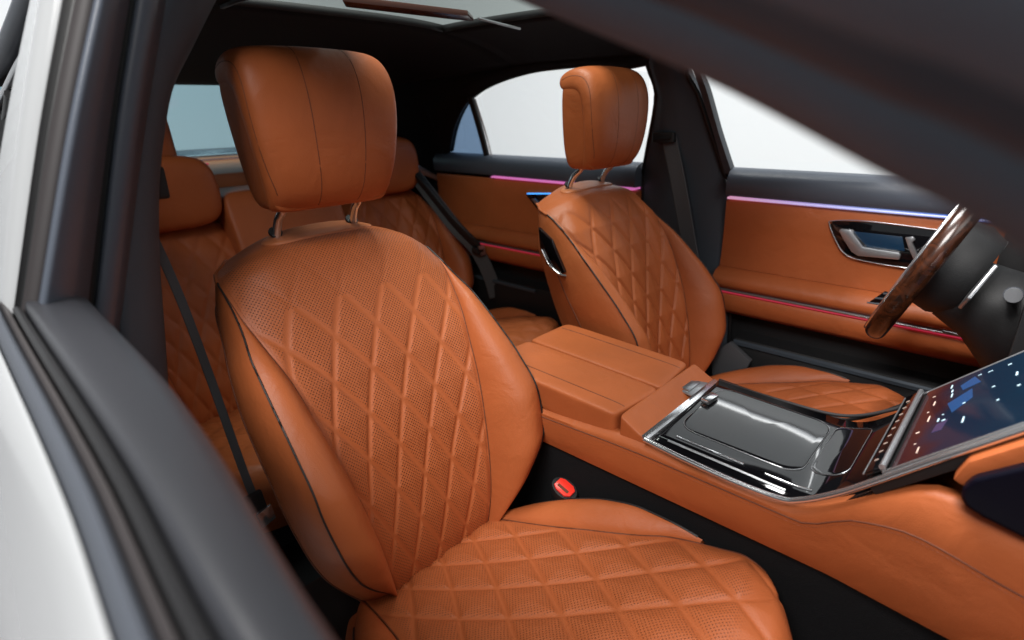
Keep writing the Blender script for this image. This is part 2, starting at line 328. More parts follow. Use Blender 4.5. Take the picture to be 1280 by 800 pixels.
def build_backrest(root, nu, nv, perf, qd=.088):
    t = np.linspace(0, 1, nv); u = np.linspace(-1, 1, nu); k = interp(BK, t)
    U, S = np.meshgrid(u, k[:, 0], indexing='ij'); O = np.broadcast_to(k[:, 1], U.shape); W = np.broadcast_to(k[:, 2], U.shape)
    dr = k[:, 3][None]*np.abs(U)**2.6*(1+.28*U); di = k[:, 4][None]*np.abs(U)**2.5
    ro = interp(ROLL, t)[:, 0][None]*np.clip((np.abs(U)-.62)/.38, 0, 1)**2; G = back_pt(U*W, S-dr, O+di-ro)
    arc = np.concatenate([[0], np.cumsum(np.hypot(np.diff(k[:, 0]), np.diff(k[:, 1])))]); A = np.broadcast_to(arc, U.shape)
    Q = U*W*(.205/np.clip(W, .15, .225))
    d, dn = quilt(Q, A+.035, qd, .62, .0075)
    fade = np.clip((.65-A)/.17, 0, 1)*.85+.15*np.clip((.72-A)/.05, 0, 1)
    if not perf: fade = 1.7*np.clip((.68-A)/.08, 0, 1)
    edge = np.clip((1-np.abs(U))*W/.010, 0, 1)
    e0 = np.clip((d-.0026)/.0046, 0, 1); h = (.0020*e0*e0*(3-2*e0)+.0026*np.clip(d/.030, 0, 1)**.9)*fade*edge
    N = normals(G); s0 = np.sign((N[nu//2, nv//2] @ np.array([1, 0, 0])))
    G = G+N*s0*(h*1.0)[..., None]
    pf = np.clip((d-.0050)/.002, 0, 1)*np.clip((A-.03)/.01, 0, 1)*np.clip((.73-A)/.02, 0, 1)*np.clip((1-np.abs(U))*W/.012-.4, 0, 1)
    pf = np.where(fade < .42, np.maximum(pf, np.clip((1-np.abs(U))*W/.012-.4, 0, 1)*(A < .72)), pf)
    c = sheet('backrest_cushion', G, 'perforated' if perf else 'leather', root, uv=np.stack([U*W, A], -1), attr=pf)
    nb = nv*2//3; tb = np.linspace(.04, .84, nb)
    for sg in (-1, 1):
        ey, es, eo = back_edge(tb, sg); p = interp(PK, tb); wq = np.clip((tb-.62)/.20, 0, 1)**1.5; py, ps, po = sg*p[:, 0]*(1-wq)+ey*wq, p[:, 1]*(1-wq)+es*wq, p[:, 2]*(1-wq)+eo*wq
        a = np.linspace(0, 1, 22)[:, None]
        by, bs, bo = ey*(1-a)+py*a, es*(1-a)+ps*a, eo*(1-a)+po*a
        L = np.hypot(py-ey, po-eo)[None]
        bul = .36*L*np.sin(math.pi*a**.85)**.9
        by = by-sg*.10*bul; bo = bo+bul
        # tuck the inner edge under the stitched panel
        bo = bo-.006*np.exp(-(a/.06)**2)
        sheet('side_bolster', back_pt(by, bs, bo), 'leather', root)
        # piping runs on over the shoulder
        tt = np.linspace(.84, .97, 18); ey2, es2, eo2 = back_edge(tt, sg)
        pc = np.concatenate([back_pt(py, ps, po), back_pt(ey2, es2, eo2)[1:]])
        tube('piping', back_pt(py*1.004, ps, po+.001), .0016, 'piping', root, 6)
        sm = np.concatenate([back_pt(ey, es, eo), back_pt(ey2, es2, eo2)[1:]])
        tube('seam', sm-np.array([.0008, 0, 0]), .0016, 'seam', root, 6)
        if nu > 100:
            io = np.array([int(round((nu-1)*(.5+.5*sg*(1-.006/w_)))) for w_ in k[:, 2]]); jj = np.arange(nv)[(t > .06) & (t < .86)]
            stitches(G[io[jj], jj]+np.array([.0004, 0, .0001]), root)
        tube('shoulder_piping', back_pt(ey2*1.006, es2, eo2), .0030, 'leather', root, 6)
        # flank from the piping to the back shell
        tr = np.concatenate([tb, tt[1:]]); fl = interp([(.04, .012), (.2, .026), (.5, .024), (.73, .012), (1, .006)], tr)[:, 0]; q = interp(RK, tr); rim = pc; bk = back_pt(sg*q[:, 0], q[:, 1], q[:, 2]); rows = []
        for f in np.linspace(0, 1, 14):
            P = rim*(1-f)+bk*f; P[:, 1] += sg*fl*np.sin(math.pi*f)**.7; rows.append(P)
        sheet('flank', rows, 'leather', root)
        mid = rim*.42+bk*.58; mid[:, 1] += sg*(fl*.985+.0008)
        tube('seam', mid[:nb], .0014, 'seam', root, 6)
    tr = np.linspace(.04, 1, 30); q = interp(RK, tr); rows = []
    for f in np.linspace(-1, 1, 15): rows.append(back_pt(f*q[:, 0], q[:, 1], q[:, 2]-.022*(1-f*f)))
    sheet('back_shell', rows, 'leather', root)
    tl = np.linspace(0, 1, 12); k1 = back_pt(np.linspace(-.132, .132, 25), .658-.040*np.abs(np.linspace(-1, 1, 25))**2.6*(1+.28*np.linspace(-1, 1, 25)), -.092); k2 = back_pt(np.linspace(-.128, .128, 25), .575, -.099-.022*(1-np.linspace(-1, 1, 25)**2))
    sheet('shell_cap', [k1*(1-f)+k2*f for f in (0, .5, 1)], 'leather', root)
    return c
#            x     z     W    drop
CK = [(0.00, .205, .335, .135, 0), (.08, .255, .362, .140, 0), (.18, .320, .382, .150, 0), (.30, .400, .404, .166, 0), (.42, .480, .427, .186, 0), (.54, .565, .452, .212, 0),
      (.64, .640, .475, .238, .004), (.72, .710, .493, .250, .014), (.79, .775, .504, .255, .036), (.85, .826, .501, .255, .062), (.90, .858, .484, .252, .080), (.95, .874, .448, .248, .090), (1.0, .870, .395, .245, .094)]
CP = [(.08, .158, .368), (.14, .186, .386), (.22, .214, .416), (.32, .232, .449), (.42, .243, .475), (.52, .247, .490), (.60, .248, .491), (.68, .249, .485)]
def build_cushion(root, nu, nv, perf):
    t = np.linspace(0, 1, nv); u = np.linspace(-1, 1, nu); k = interp(CK, t)
    U, X = np.meshgrid(u, k[:, 0], indexing='ij'); W = k[:, 2][None]; Z = k[:, 1][None]
    X = X-k[:, 3][None]*np.abs(U)**2.6; Z = Z+.012*np.abs(U)**2*np.clip((.72-t)/.3, 0, 1)[None]-.02*np.abs(U)**4*np.clip((t-.6)/.25, 0, 1)[None]
    Z = np.broadcast_to(Z, U.shape)
    G = np.stack([X, U*W, Z], -1)
    arc = np.concatenate([[0], np.cumsum(np.hypot(np.diff(k[:, 0]), np.diff(k[:, 1])))]); A = np.broadcast_to(arc, U.shape)
    Q = U*W/(.86+.55*np.clip(A-.05, 0, .6))
    d, dn = quilt(Q, A+.03, .086, .62, .006)
    edge = np.clip((1-np.abs(U))*W/.035, 0, 1)**.7*np.clip((.72-A)/.10, 0, 1)
    e0 = np.clip((d-.0018)/.005, 0, 1); h = (.0026*e0*e0*(3-2*e0)+.0046*np.clip(d/.026, 0, 1)**.9)*edge
    N = normals(G); s0 = np.sign(N[nu//2, nv//2, 2]); G = G+N*s0*h[..., None]
    pf = np.clip((d-.004)/.002, 0, 1)*np.clip((.62-A)/.02, 0, 1)*np.clip((1-np.abs(U))*W/.012-.4, 0, 1)*.75
    sheet('seat_cushion', G, 'perforated' if perf else 'leather', root, uv=np.stack([U*W, A], -1), attr=pf)
    tb = np.linspace(.08, .68, 60); kb = interp(CK, tb); p = interp(CP, tb)
    tf = np.linspace(.68, .98, 24); kf = interp(CK, tf)
    for sg in (-1, 1):
        e = np.stack([kb[:, 0]-kb[:, 3], sg*kb[:, 2], kb[:, 1]+.012*np.clip((.72-tb)/.3, 0, 1)-.02*np.clip((tb-.6)/.25, 0, 1)], -1)
        pp = np.stack([e[:, 0]+.01, sg*p[:, 0], p[:, 1]], -1); pp[-1] = e[-1]; rows = []
        for a in np.linspace(0, 1, 18):
            P = e*(1-a)+pp*a; L = np.abs(pp[:, 1]-e[:, 1]); P[:, 2] += .22*L*(4*a*(1-a))**.8-.004*math.exp(-(a/.07)**2); rows.append(P)
        sheet('cushion_bolster', rows, 'leather', root)
        tube('piping', pp[6:-2]+np.array([0, 0, .001]), .0020, 'piping', root, 6)
        ef = np.stack([kf[:, 0]-kf[:, 3], sg*kf[:, 2], kf[:, 1]-.02*np.clip((tf-.6)/.25, 0, 1)], -1)
        tube('seam', np.concatenate([e, ef[1:]]), .0015, 'seam', root, 6)
        rim = np.concatenate([pp, ef[1:]]); low = rim.copy(); low[:, 2] = .30; low[:, 1] = sg*np.minimum(np.abs(rim[:, 1])+.002, .25); low[:, 0] = np.minimum(low[:, 0], .80); rows = []
        for f in np.linspace(0, 1, 12):
            P = rim*(1-f)+low*f; P[:, 1] += sg*.022*np.sin(math.pi*f)**.6; P[:, 2] += .010*np.sin(math.pi*min(f*2.2, 1))*(1-f); rows.append(P)
        sheet('cushion_flank', rows, 'leather', root)
    fr = np.stack([.870-.094*np.abs(u)**2.6, u*.245, .395-.02*np.abs(u)**4], -1); lo = fr.copy(); lo[:, 0] -= .05; lo[:, 2] = .30
    sheet('cushion_front', [fr*(1-f)+lo*f for f in (0, .3, .7, 1)], 'leather', root)
    box('seat_base', (.10, -.225, .16), (.76, .225, .33), 'black', root, .02)
def headrest_hw(z): return float(interp([(1.0, .102), (1.05, .112), (1.12, .124), (1.20, .130), (1.25, .124)], z)[0, 0])
def build_headrest(root, cushion):
    outer = [(.086, 1.002), (.119, 1.030), (.129, 1.10), (.128, 1.18), (.106, 1.238), (.060, 1.252), (.010, 1.232)]
    inner = [(.066, 1.008), (.073, 1.040), (.077, 1.10), (.075, 1.160), (.066, 1.188), (.040, 1.192), (.014, 1.186)]
    st = [-1, -.86, -.4, .4, .86, 1]; V = []; F = []; n = 7
    for q in st:
        for (x, z) in outer:
            b = .0 if abs(q) < .5 else (.006 if abs(q) < .9 else .022); V.append((x-b, q*headrest_hw(z)*1.03*(.95 if x < .03 else 1), z-(b*.6 if z > 1.2 else 0)))
        for (x, z) in inner: V.append((x, q*headrest_hw(z)*1.03, z))
    for a in range(len(st)-1):
        o0, o1 = a*2*n, (a+1)*2*n
        for i in range(n-1):
            F.append((o0+i, o1+i, o1+i+1, o0+i+1)); F.append((o0+n+i, o0+n+i+1, o1+n+i+1, o1+n+i))
        F.append((o0, o0+n, o1+n, o1)); F.append((o0+n-1, o1+n-1, o1+2*n-1, o0+2*n-1))
    for o0 in (0, (len(st)-1)*2*n):
        for i in range(n-1): F.append((o0+i, o0+i+1, o0+n+i+1, o0+n+i))
    h = subd('headrest', V, F, 'leather', root, 3)
    def wp(p):
        f = headrest_hw(p[2])/.118; q = p.copy(); q[1] *= f; q[0] += max(p[2]-1.12, 0)*.2*(1 if p[0] < .05 else 0)+max(1.05-p[2], 0)*.5*(1 if p[0] < .05 else 0); return q
    rbox('headrest_core', (.000, -.1185, 1.004), (.092, .1185, 1.210), 'leather', h, .16, 3, wp)
    for yy in (-.040, .043):
        P = on_surface(h, [(0, yy*headrest_hw(z)/.118, z) for z in np.linspace(1.012, 1.225, 40)], (-1, 0, 0), -.0004)
        Pt = on_surface(h, [(x, yy*headrest_hw(1.25)/.118, 1.3) for x in np.linspace(.095, .03, 12)], (0, 0, -1), -.0004)
        tube('seam', np.concatenate([P, Pt]), .0009, 'seam', h, 6)
    for sg in (-1, 1):
        P = on_surface(h, [(x, sg*.3, z) for x, z in smooth_path([(.100, 1.035), (.104, 1.06), (.104, 1.14), (.098, 1.19), (.078, 1.217), (.045, 1.222), (.016, 1.214)], 40)], (0, -sg, 0), -.0004)
        if len(P) > 4: tube('seam', P, .0009, 'seam', h, 6)
    for sg in (-1, 1):
        p = smooth_path([(-.004, sg*.075+.006, .930), (.002, sg*.075+.006, .958), (.016, sg*.074+.005, .984), (.036, sg*.072+.004, 1.002), (.044, sg*.070+.003, 1.03)], 18)
        tube('post', p, .0072, 'chrome', root, 12)
        tube('post_collar', [(-.0035, sg*.075+.006, .9585), (-.001, sg*.075+.006, .9615)], .0115, 'rubber', root, 14)
    b = []
    for a in np.linspace(0, 2*math.pi, 40, endpoint=False):
        c, s = math.cos(a), math.sin(a); b.append((np.sign(c)*abs(c)**.55*.106, np.sign(s)*abs(s)**.8*.030))
    secs = []; bv = BVHTree.FromPolygons([v.co[:] for v in cushion.data.vertices], [p.vertices[:] for p in cushion.data.polygons])
    for f, hgt in ((1.0, -.006), (1.0, .0015), (.96, .0034), (.84, .0040), (.55, .0040), (.12, .0040)):
        row = []
        for p in b:
            x, y = .004+p[1]*f, .009+p[0]*(1-(1-f)*.6); hit = bv.ray_cast(Vector((x, y, 1.2)), Vector((0, 0, -1)))
            row.append((x, y, (hit[0].z if hit[0] is not None else .945)+hgt))
        secs.append(row)
    loft('post_bezel', secs, 'leather_light', root)  # paler leather: light caught from above is put into the bezel's colour
    return h
def front_seat(label, loc, perf):
    root = thing('front_seat', label, 'car seat', loc, 'front seats')
    c = build_backrest(root, 150, 260, perf); build_cushion(root, 130, 190, perf); build_headrest(root, c)
    return root
passenger = front_seat('large tan quilted leather front seat nearest the camera, with punched holes', (0, -.395, 0), True)
driver = front_seat('tan quilted leather seat behind the steering wheel, beyond the centre console', (.027, .395, 0), False)

# driver's seat: gloss black handle recess with a silver edge on the shoulder of the backrest
def px_local(root, pts, ax, v): return [bp(p, ax, v)-np.array(root.location) for p in pts]
q = px_local(driver, [(674, 284), (690, 300), (707, 340), (700, 343), (684, 330), (676, 308)], 1, .395-.222)
prism('shoulder_recess', [p+np.array([0, -.004, 0]) for p in q], (0, .01, 0), 'gloss', driver, .002)
q = px_local(driver, [(677, 312), (686, 330), (698, 342), (708, 345)], 1, .395-.228)
tube('recess_trim', smooth_path(q, 14), .0028, 'chrome', driver, 8)

# ------------------------------------------------------------------ rear seats
def rear_headrest(root):
    h = rbox('headrest', (.02, -.160, .925), (.140, .175, 1.140), 'leather', root, .46, 3, lambda p: p*np.array([1, 1.0 if p[2] < 1.07 else .90, 1]))
    rbox('headrest_core', (-.05, -.115, .90), (.045, .115, 1.300), 'leather', h, .36, 3, lambda p: p*np.array([1, 1.0 if p[2] < 1.15 else .84, 1]))
def rear_seat(label, loc):
    root = thing('passenger_seat', label, 'car seat', loc, 'rear passenger seats')
    build_backrest(root, 70, 110, False, .085); build_cushion(root, 60, 80, False); rear_headrest(root)
    return root
rear_seat('tan quilted rear seat with pillow headrest, between the dark pillar and the front seat', (-1.05, -.365, -.10))
rear_seat('tan quilted rear seat beside the far rear door, half behind the front headrest', (-1.05, .42, -.08))
mid = thing('rear_centre_seat', 'plain tan middle section between the two rear seats', 'car seat', (-1.05, .01, -.1))
rbox('backrest', (-.03, -.20, .42), (.15, .20, 1.02), 'leather', mid, .15, 3, lambda p: p+np.array([(.93-p[2])*.42, 0, 0]))
rbox('seat_cushion', (.2, -.19, .25), (.80, .19, .43), 'leather', mid, .15, 3)
box('armrest_latch', (.285, -.06, .52), (.31, .06, .56), 'seam', mid, .006)

# ------------------------------------------------------------------ floor and body shell
mat('studio_white', (.82, .83, .84), .8, spec=.2)
mat('studio_floor', (.30, .30, .31), .5)
for nm, a_, b_ in (('studio_wall', (-5.6, 3.6, -.55), (6, 3.7, 4.2)), ('studio_wall', (-5.7, -6, -.55), (-5.6, 3.7, 4.2))):
    o = box(nm, a_, b_, 'studio_white', None, 0); o['kind'] = 'structure'
o = box('ground', (-5.6, -6, -.65), (6, 3.6, -.55), 'studio_floor', None, 0); o['kind'] = 'structure'
lampo = thing('tube_lamp', 'long white tube lamp on the studio wall, mirrored in the gloss console', 'lamp', (-.2, 3.56, 2.98))
tube('tube', [(-1.5, 0, 0), (1.5, 0, 0)], .010, 'tube_light', lampo, 12)
box('fitting', (-1.5, .018, -.03), (1.5, .036, .03), 'button_silver', lampo, .004)
fl = box('floor', (-1.9, -.86, .02), (1.9, .86, .10), 'carpet', None, 0); fl['kind'] = 'structure'
body = thing('car', 'white car cabin with black headliner, dark pillars, doors and windows', 'car')
def zroof(x, y):
    c = float(interp([(-1.75, 1.16), (-1.45, 1.26), (-1.1, 1.325), (-.7, 1.36), (-.3, 1.378), (.2, 1.372), (.55, 1.345), (.9, 1.27)], x)[0, 0])
    return c-(.085 if y > 0 else .015)*(abs(y)/.6)**3.2
YR = .615
xs = np.linspace(-1.45, .62, 44); SRX = (-.42, .30); SRY = .31
def roof_sheet(name, xa, xb, ya, yb, nx, ny):
    G = [[(x, y, zroof(x, y)) for y in np.linspace(ya, yb, ny)] for x in np.linspace(xa, xb, nx)]
    return sheet(name, G, 'headliner', body, .012)
roof_sheet('headliner', -1.45, SRX[0], -YR, YR, 24, 30)
roof_sheet('headliner', SRX[1], .62, -YR, YR, 10, 30)
roof_sheet('headliner', SRX[0], SRX[1], SRY, YR, 16, 10)
roof_sheet('headliner', SRX[0], SRX[1], -YR, -SRY, 16, 10)
sr = sheet('sunroof_glass', [[(x, y, zroof(x, y)+.016) for y in np.linspace(-.36, .36, 9)] for x in np.linspace(-.47, .35, 9)], 'roof_glass', body)
def frame_strip(name, pts, m, drop, hgt, parent=body):
    P = np.array(pts); secs = [[p+np.array([0, 0, -drop]), p+np.array([0, 0, hgt])] for p in P]
    return sheet(name, secs, m, parent, .008)
c = [(SRX[0], y, zroof(SRX[0], y)) for y in np.linspace(-SRY, SRY, 12)]; frame_strip('sunroof_frame', c, 'black', .004, .014)
c = [(SRX[1], y, zroof(SRX[1], y)) for y in np.linspace(-SRY, SRY, 12)]; frame_strip('sunroof_frame', c, 'black', .004, .014)
for sg in (-1, 1):
    c = [(x, sg*SRY, zroof(x, SRY)) for x in np.linspace(*SRX, 16)]; frame_strip('sunroof_frame', c, 'black', .004, .014)
# plain reddish-brown bar across the sunroof
q = [bp(p, 2, 1.352) for p in ((428, 2), (585, 20), (592, 27), (560, 24), (432, 9))]
mat('overhead_brown', (.10, .045, .035), .25, spec=.5)
prism('sunroof_bar', q, (0, 0, .012), 'overhead_brown', body, .003)
tube('roof_trim_strip', [bp((598, 23), 2, 1.35), bp((650, 36), 2, 1.343)], .003, 'satin', body, 6)
# coat-hook lamp on the far side of the headliner
q = [bp(p, 1, .585) for p in ((522, 80), (548, 75), (554, 89), (527, 99))]
lamp = prism('coat_hook', q, (0, .012, 0), 'overhead_brown', body, .002)
q2 = [bp(p, 1, .584) for p in ((528, 83), (545, 80), (549, 88), (531, 94))]
prism('hook_lens', q2, (0, .004, 0), 'gloss', lamp, .001)
# far side: rail over the windows, pillars
def tum(px, off=0.): return bpl(px, (0, .76+off, .97), (0, 1, .45))
top = [tum(p) for p in ((560, 190), (566, 160), (577, 134), (592, 118), (620, 102), (660, 89), (700, 83), (740, 80), (775, 84))]
top += [np.array([.15, .622, 1.268]), np.array([.45, .64, 1.235]), np.array([.75, .665, 1.165]), np.array([1.1, .71, 1.06]), np.array([1.4, .76, .98])]
top = smooth_path(top, 60)
rail = []
for p in top:
    hx = p[0] if p[0] < .62 else .62
    up = np.array([p[0], min(.60, p[1]-.02), max(zroof(min(p[0], .62), .58), p[2]+.02)]) if p[0] < .55 else p+np.array([.05, -.03, .055])
    rail.append([p+np.array([0, .03, .004]), p, p*.65+up*.35+np.array([0, -.012, 0]), up])
sheet('roof_rail', rail, 'headliner', body, .006)
tube('window_seal', top+np.array([0, .004, -.003]), .006, 'rubber', body, 8)
# far rear pillar and the quarter panel behind it
cp = [[np.array([-1.80, .60, 1.12]), np.array([-1.45, .58, zroof(-1.45, .58)]), np.array([-1.0, .585, zroof(-1.0, .58)]), np.array([-.62, .60, zroof(-.62, .58)+.0])],
      [np.array([-1.80, .66, 1.03]), np.array([-1.35, .66, 1.10]), np.array([-1.05, .68, 1.12]), top[8]+np.array([0, -.004, 0])],
      [np.array([-1.80, .70, .94]), np.array([-1.3, .72, .96]), np.array([-1.10, .745, .965]), top[0]+np.array([0, -.004, 0])],
      [np.array([-1.80, .72, .5]), np.array([-1.3, .74, .5]), np.array([-1.10, .76, .5]), np.array([-.95, .765, .5])]]
sheet('rear_pillar_trim', cp, 'headliner', body, .008)
cpr = [[p*np.array([1, -1, 1]) for p in row] for row in cp]
sheet('rear_pillar_trim', cpr, 'headliner', body, .008)
# pillar behind the driver's seat (between the far doors)
pf = [np.array([.06, .60, 1.33]), tum((812, 84)), tum((822, 120)), tum((812, 180)), tum((806, 214)), np.array([-.005, .775, .90]), np.array([.0, .785, .5]), np.array([.0, .79, .12])]
pr = [np.array([.24, .60, 1.33]), tum((858, 84)), tum((872, 118)), tum((886, 160)), tum((904, 214)), np.array([.285, .765, .90]), np.array([.33, .76, .5]), np.array([.36, .76, .12])]
secs = []
for a, b in zip(pf, pr):
    secs.append([a+np.array([0, .03, 0]), a+np.array([0, -.004, 0]), a*.75+b*.25+np.array([0, -.028, 0]), a*.35+b*.65+np.array([0, -.032, 0]), b+np.array([-.03, -.018, 0]), b+np.array([0, -.002, 0]), b+np.array([0, .03, 0])])
loft('b_pillar_trim', secs, 'pillar_trim', body, True, True, 50)
tube('door_seal', smooth_path([b+np.array([.004, -.006, 0]) for b in pr], 30), .007, 'rubber', body, 8)
tube('door_seal', smooth_path([a+np.array([-.004, -.002, 0]) for a in pf], 30), .006, 'rubber', body, 8)
# rear window and shelf
rw = [[(-1.43, y, 1.262) for y in np.linspace(-.58, .58, 9)], [(-1.80, y, .985) for y in np.linspace(-.62, .62, 9)]]
sheet('rear_window', rw, 'rear_glass', body)
box('rear_bulkhead', (-1.24, -.72, .10), (-1.19, .72, .90), 'black', body, 0)
box('parcel_shelf', (-1.86, -.70, .90), (-1.17, .70, .958), 'leather_light', body, .01)
box('shelf_edge', (-1.83, -.64, .968), (-1.78, .64, .985), 'chrome', body, .003)
box('boot_lid', (-2.3, -.66, .955), (-1.87, .66, .985), 'trim_grey', body, .01)
box('shelf_led_strip', (-1.60, -.30, .9605), (-1.57, .02, .966), 'led_red', body, .001)

# ------------------------------------------------------------------ far doors
def prof(name, root, xs, P, m, sharp=35, zf=None):
    """sweep a (y, z) outline along X; zf(x) lifts it"""
    secs = [[(x, y, z+(zf(x) if zf else 0)) for (y, z) in P] for x in xs]
    return loft(name, [[rel(root, q) for q in s] for s in secs], m, root, True, True, sharp)
def far_door(name, label, x0, x1, rear=False):
    root = thing(name, label, 'car door', ((x0+x1)/2, .78, .10))
    X = np.linspace(x0, x1, 30)
    prof('door_shell', root, X, [(.80, .12), (.80, .955), (.775, .955), (.775, .12)], 'black')
    prof('door_cap', root, X, [(.80, .955), (.795, .978), (.762, .985), (.735, .975), (.722, .955), (.722, .918), (.730, .908), (.775, .908)], 'soft_grey', 50)
    prof('upper_panel', root, X, [(.774, .895), (.740, .896), (.737, .890), (.742, .82), (.743, .74), (.740, .70), (.774, .70)], 'leather', 50)
    prof('armrest', root, X, [(.774, .699), (.735, .699), (.712, .692), (.695, .676), (.692, .660), (.700, .646), (.774, .644)], 'leather', 60)
    prof('chrome_strip', root, X, [(.774, .643), (.703, .643), (.700, .640), (.703, .636), (.774, .636)], 'satin', 40)
    prof('red_led_strip', root, X, [(.774, .635), (.706, .635), (.706, .6312), (.774, .6312)], 'led_red', 40)
    prof('lower_panel', root, X, [(.774, .628), (.708, .627), (.702, .615), (.708, .580), (.722, .566), (.774, .566)], 'leather', 50)
    prof('map_pocket', root, X[2:-1], [(.774, .50), (.725, .49), (.712, .46), (.715, .30), (.74, .20), (.774, .18)], 'black', 40)
    prof('pocket_strip', root, X[2:18], [(.716, .489), (.708, .485), (.708, .476), (.714, .474)], 'pillar_trim', 40)
    return root
fd = far_door('door', 'tan leather door with blue and pink light strip beside the steering wheel', .285, 1.45)
prof('light_strip', fd, np.linspace(.29, 1.30, 24), [(.774, .9055), (.728, .905), (.7265, .9022), (.728, .8995), (.774, .8995)], 'led_gradient', 40)
g = [tum(p, .012) for p in ((884, 108), (916, 215), (1100, 226))]
G1 = [np.array([.19, .652, 1.235]), np.array([.24, .775, .972]), np.array([1.40, .775, .972]), np.array([1.30, .745, 1.03]), np.array([.70, .67, 1.185])]
mesh('window_pane', [rel(fd, p) for p in G1], [(0, 1, 2, 3, 4)], 'clear_glass', fd, False)
fa = [tum(p, .0) for p in ((868, 84), (878, 115), (892, 160), (908, 216))]; fb = [tum(p, .0) for p in ((876, 88), (886, 115), (900, 165), (918, 220))]
loft('window_frame', [[rel(fd, q) for q in (a+np.array([0, .02, 0]), a+np.array([0, -.012, 0]), b+np.array([0, -.010, 0]), b+np.array([0, .02, 0]))] for a, b in zip(smooth_path(fa, 12), smooth_path(fb, 12))], 'trim_grey', fd)
# door-pull recess: gloss bezel, silver handle, memory lever
def pxs(root, pts, y): return [rel(root, bp(p, 1, y)) for p in pts]
def pslab(name, root, pts, y, t, m, parent=None, bevel=.0015):
    o = prism(name, pxs(root, pts, y), (0, t, 0), m, None, bevel); o.parent = parent or root; return o
bz = pslab('handle_bezel', fd, [(1037, 281), (1041, 276), (1090, 278), (1195, 291), (1205, 300), (1200, 338), (1135, 335), (1075, 325), (1056, 317), (1046, 303)], .733, .012, 'gloss')
tr = smooth_path(pxs(fd, [(1200, 291), (1090, 277), (1042, 276), (1037, 281), (1046, 303), (1056, 317), (1075, 325), (1135, 335), (1200, 338)], .732), 60)
tube('bezel_trim', tr, .0013, 'satin', bz, 6)
mat('recess_glow', (.004, .014, .03), .35, emit=(.002, .03, .07), estr=.4)  # blue ambient glow put into the recess's own colour and emission
pslab('handle_recess', fd, [(1066, 289), (1128, 296), (1131, 314), (1084, 309)], .7320, .004, 'recess_glow', bz)
pslab('door_handle', fd, [(1048, 288), (1051, 286), (1063, 287), (1066, 291), (1079, 309), (1123, 316), (1126, 319), (1124, 325), (1072, 320), (1064, 315), (1053, 298)], .722, .010, 'satin', None, .003)
pslab('lock_lever', fd, [(1131, 297), (1141, 296), (1144, 300), (1140, 303), (1149, 323), (1143, 327), (1136, 312)], .724, .010, 'satin', None, .002)
# louvred vent at the front end of the armrest
for k in range(4):
    f = k/3
    a = np.array([1074+30*f, 384-17*f]); b = np.array([1110+4*f, 388-20*f])
    P = [rel(fd, bp(a, 1, .699)), rel(fd, bp(b, 1, .699))]
    tube('vent_slat', P, .0026, 'satin' if k == 0 else 'trim_grey', fd, 6)
pslab('vent_recess', fd, [(1074, 386), (1108, 390), (1120, 368), (1106, 364)], .701, .004, 'gloss')
pslab('speaker_grille', fd, [(1178, 413), (1184, 409), (1232, 398), (1300, 420), (1300, 440), (1268, 434)], .699, .005, 'trim_grey')
tube('grille_trim', pxs(fd, [(1268, 434), (1178, 413), (1184, 409), (1232, 398)], .6985), .0012, 'satin', fd, 6)
rd = far_door('door', 'tan leather rear door with pink light strip behind the driver seat', -1.0, -.012, True)
prof('light_strip', rd, np.linspace(-.66, -.02, 16), [(.774, .9055), (.728, .905), (.7265, .9022), (.728, .8995), (.774, .8995)], 'led_pink', 40)
G1 = [np.array([-.68, .762, .972]), np.array([-.0, .762, .972]), np.array([.06, .65, 1.24]), np.array([-.12, .632, 1.275]), np.array([-.37, .635, 1.268]), np.array([-.55, .648, 1.24]), np.array([-.66, .67, 1.19])]
mesh('window_pane', [rel(rd, p) for p in G1], [tuple(range(7))], 'clear_glass', rd, False)
P = [rel(rd, tum(p, .0)) for p in ((588, 120), (597, 150), (605, 180), (613, 214))]
tube('window_post', smooth_path(P, 12), .013, 'rubber', rd, 8)
P = [rel(rd, tum(p, -.008)) for p in ((594, 124), (603, 152), (611, 180), (618, 212))]
tube('post_trim', smooth_path(P, 12), .003, 'satin', rd, 6)
Q = [tum(p, .01) for p in ((558, 199), (564, 160), (579, 126), (590, 124), (614, 208), (570, 208))]
mesh('quarter_pane', [rel(rd, p) for p in Q], [tuple(range(6))], 'quarter_glass', rd, False)
Q = [tum(p, .0) for p in ((556, 196), (572, 196), (584, 190), (588, 176), (606, 210), (600, 224), (552, 222))]
bzr = pslab('handle_bezel', rd, [(657, 243), (692, 243), (692, 266), (675, 266)], .735, .012, 'gloss')
pslab('door_handle', rd, [(664, 249), (668, 248), (690, 270), (686, 275)], .726, .008, 'satin')
tube('bezel_light', pxs(rd, [(659, 242), (690, 242)], .733), .0022, 'led_blue', bzr, 6)

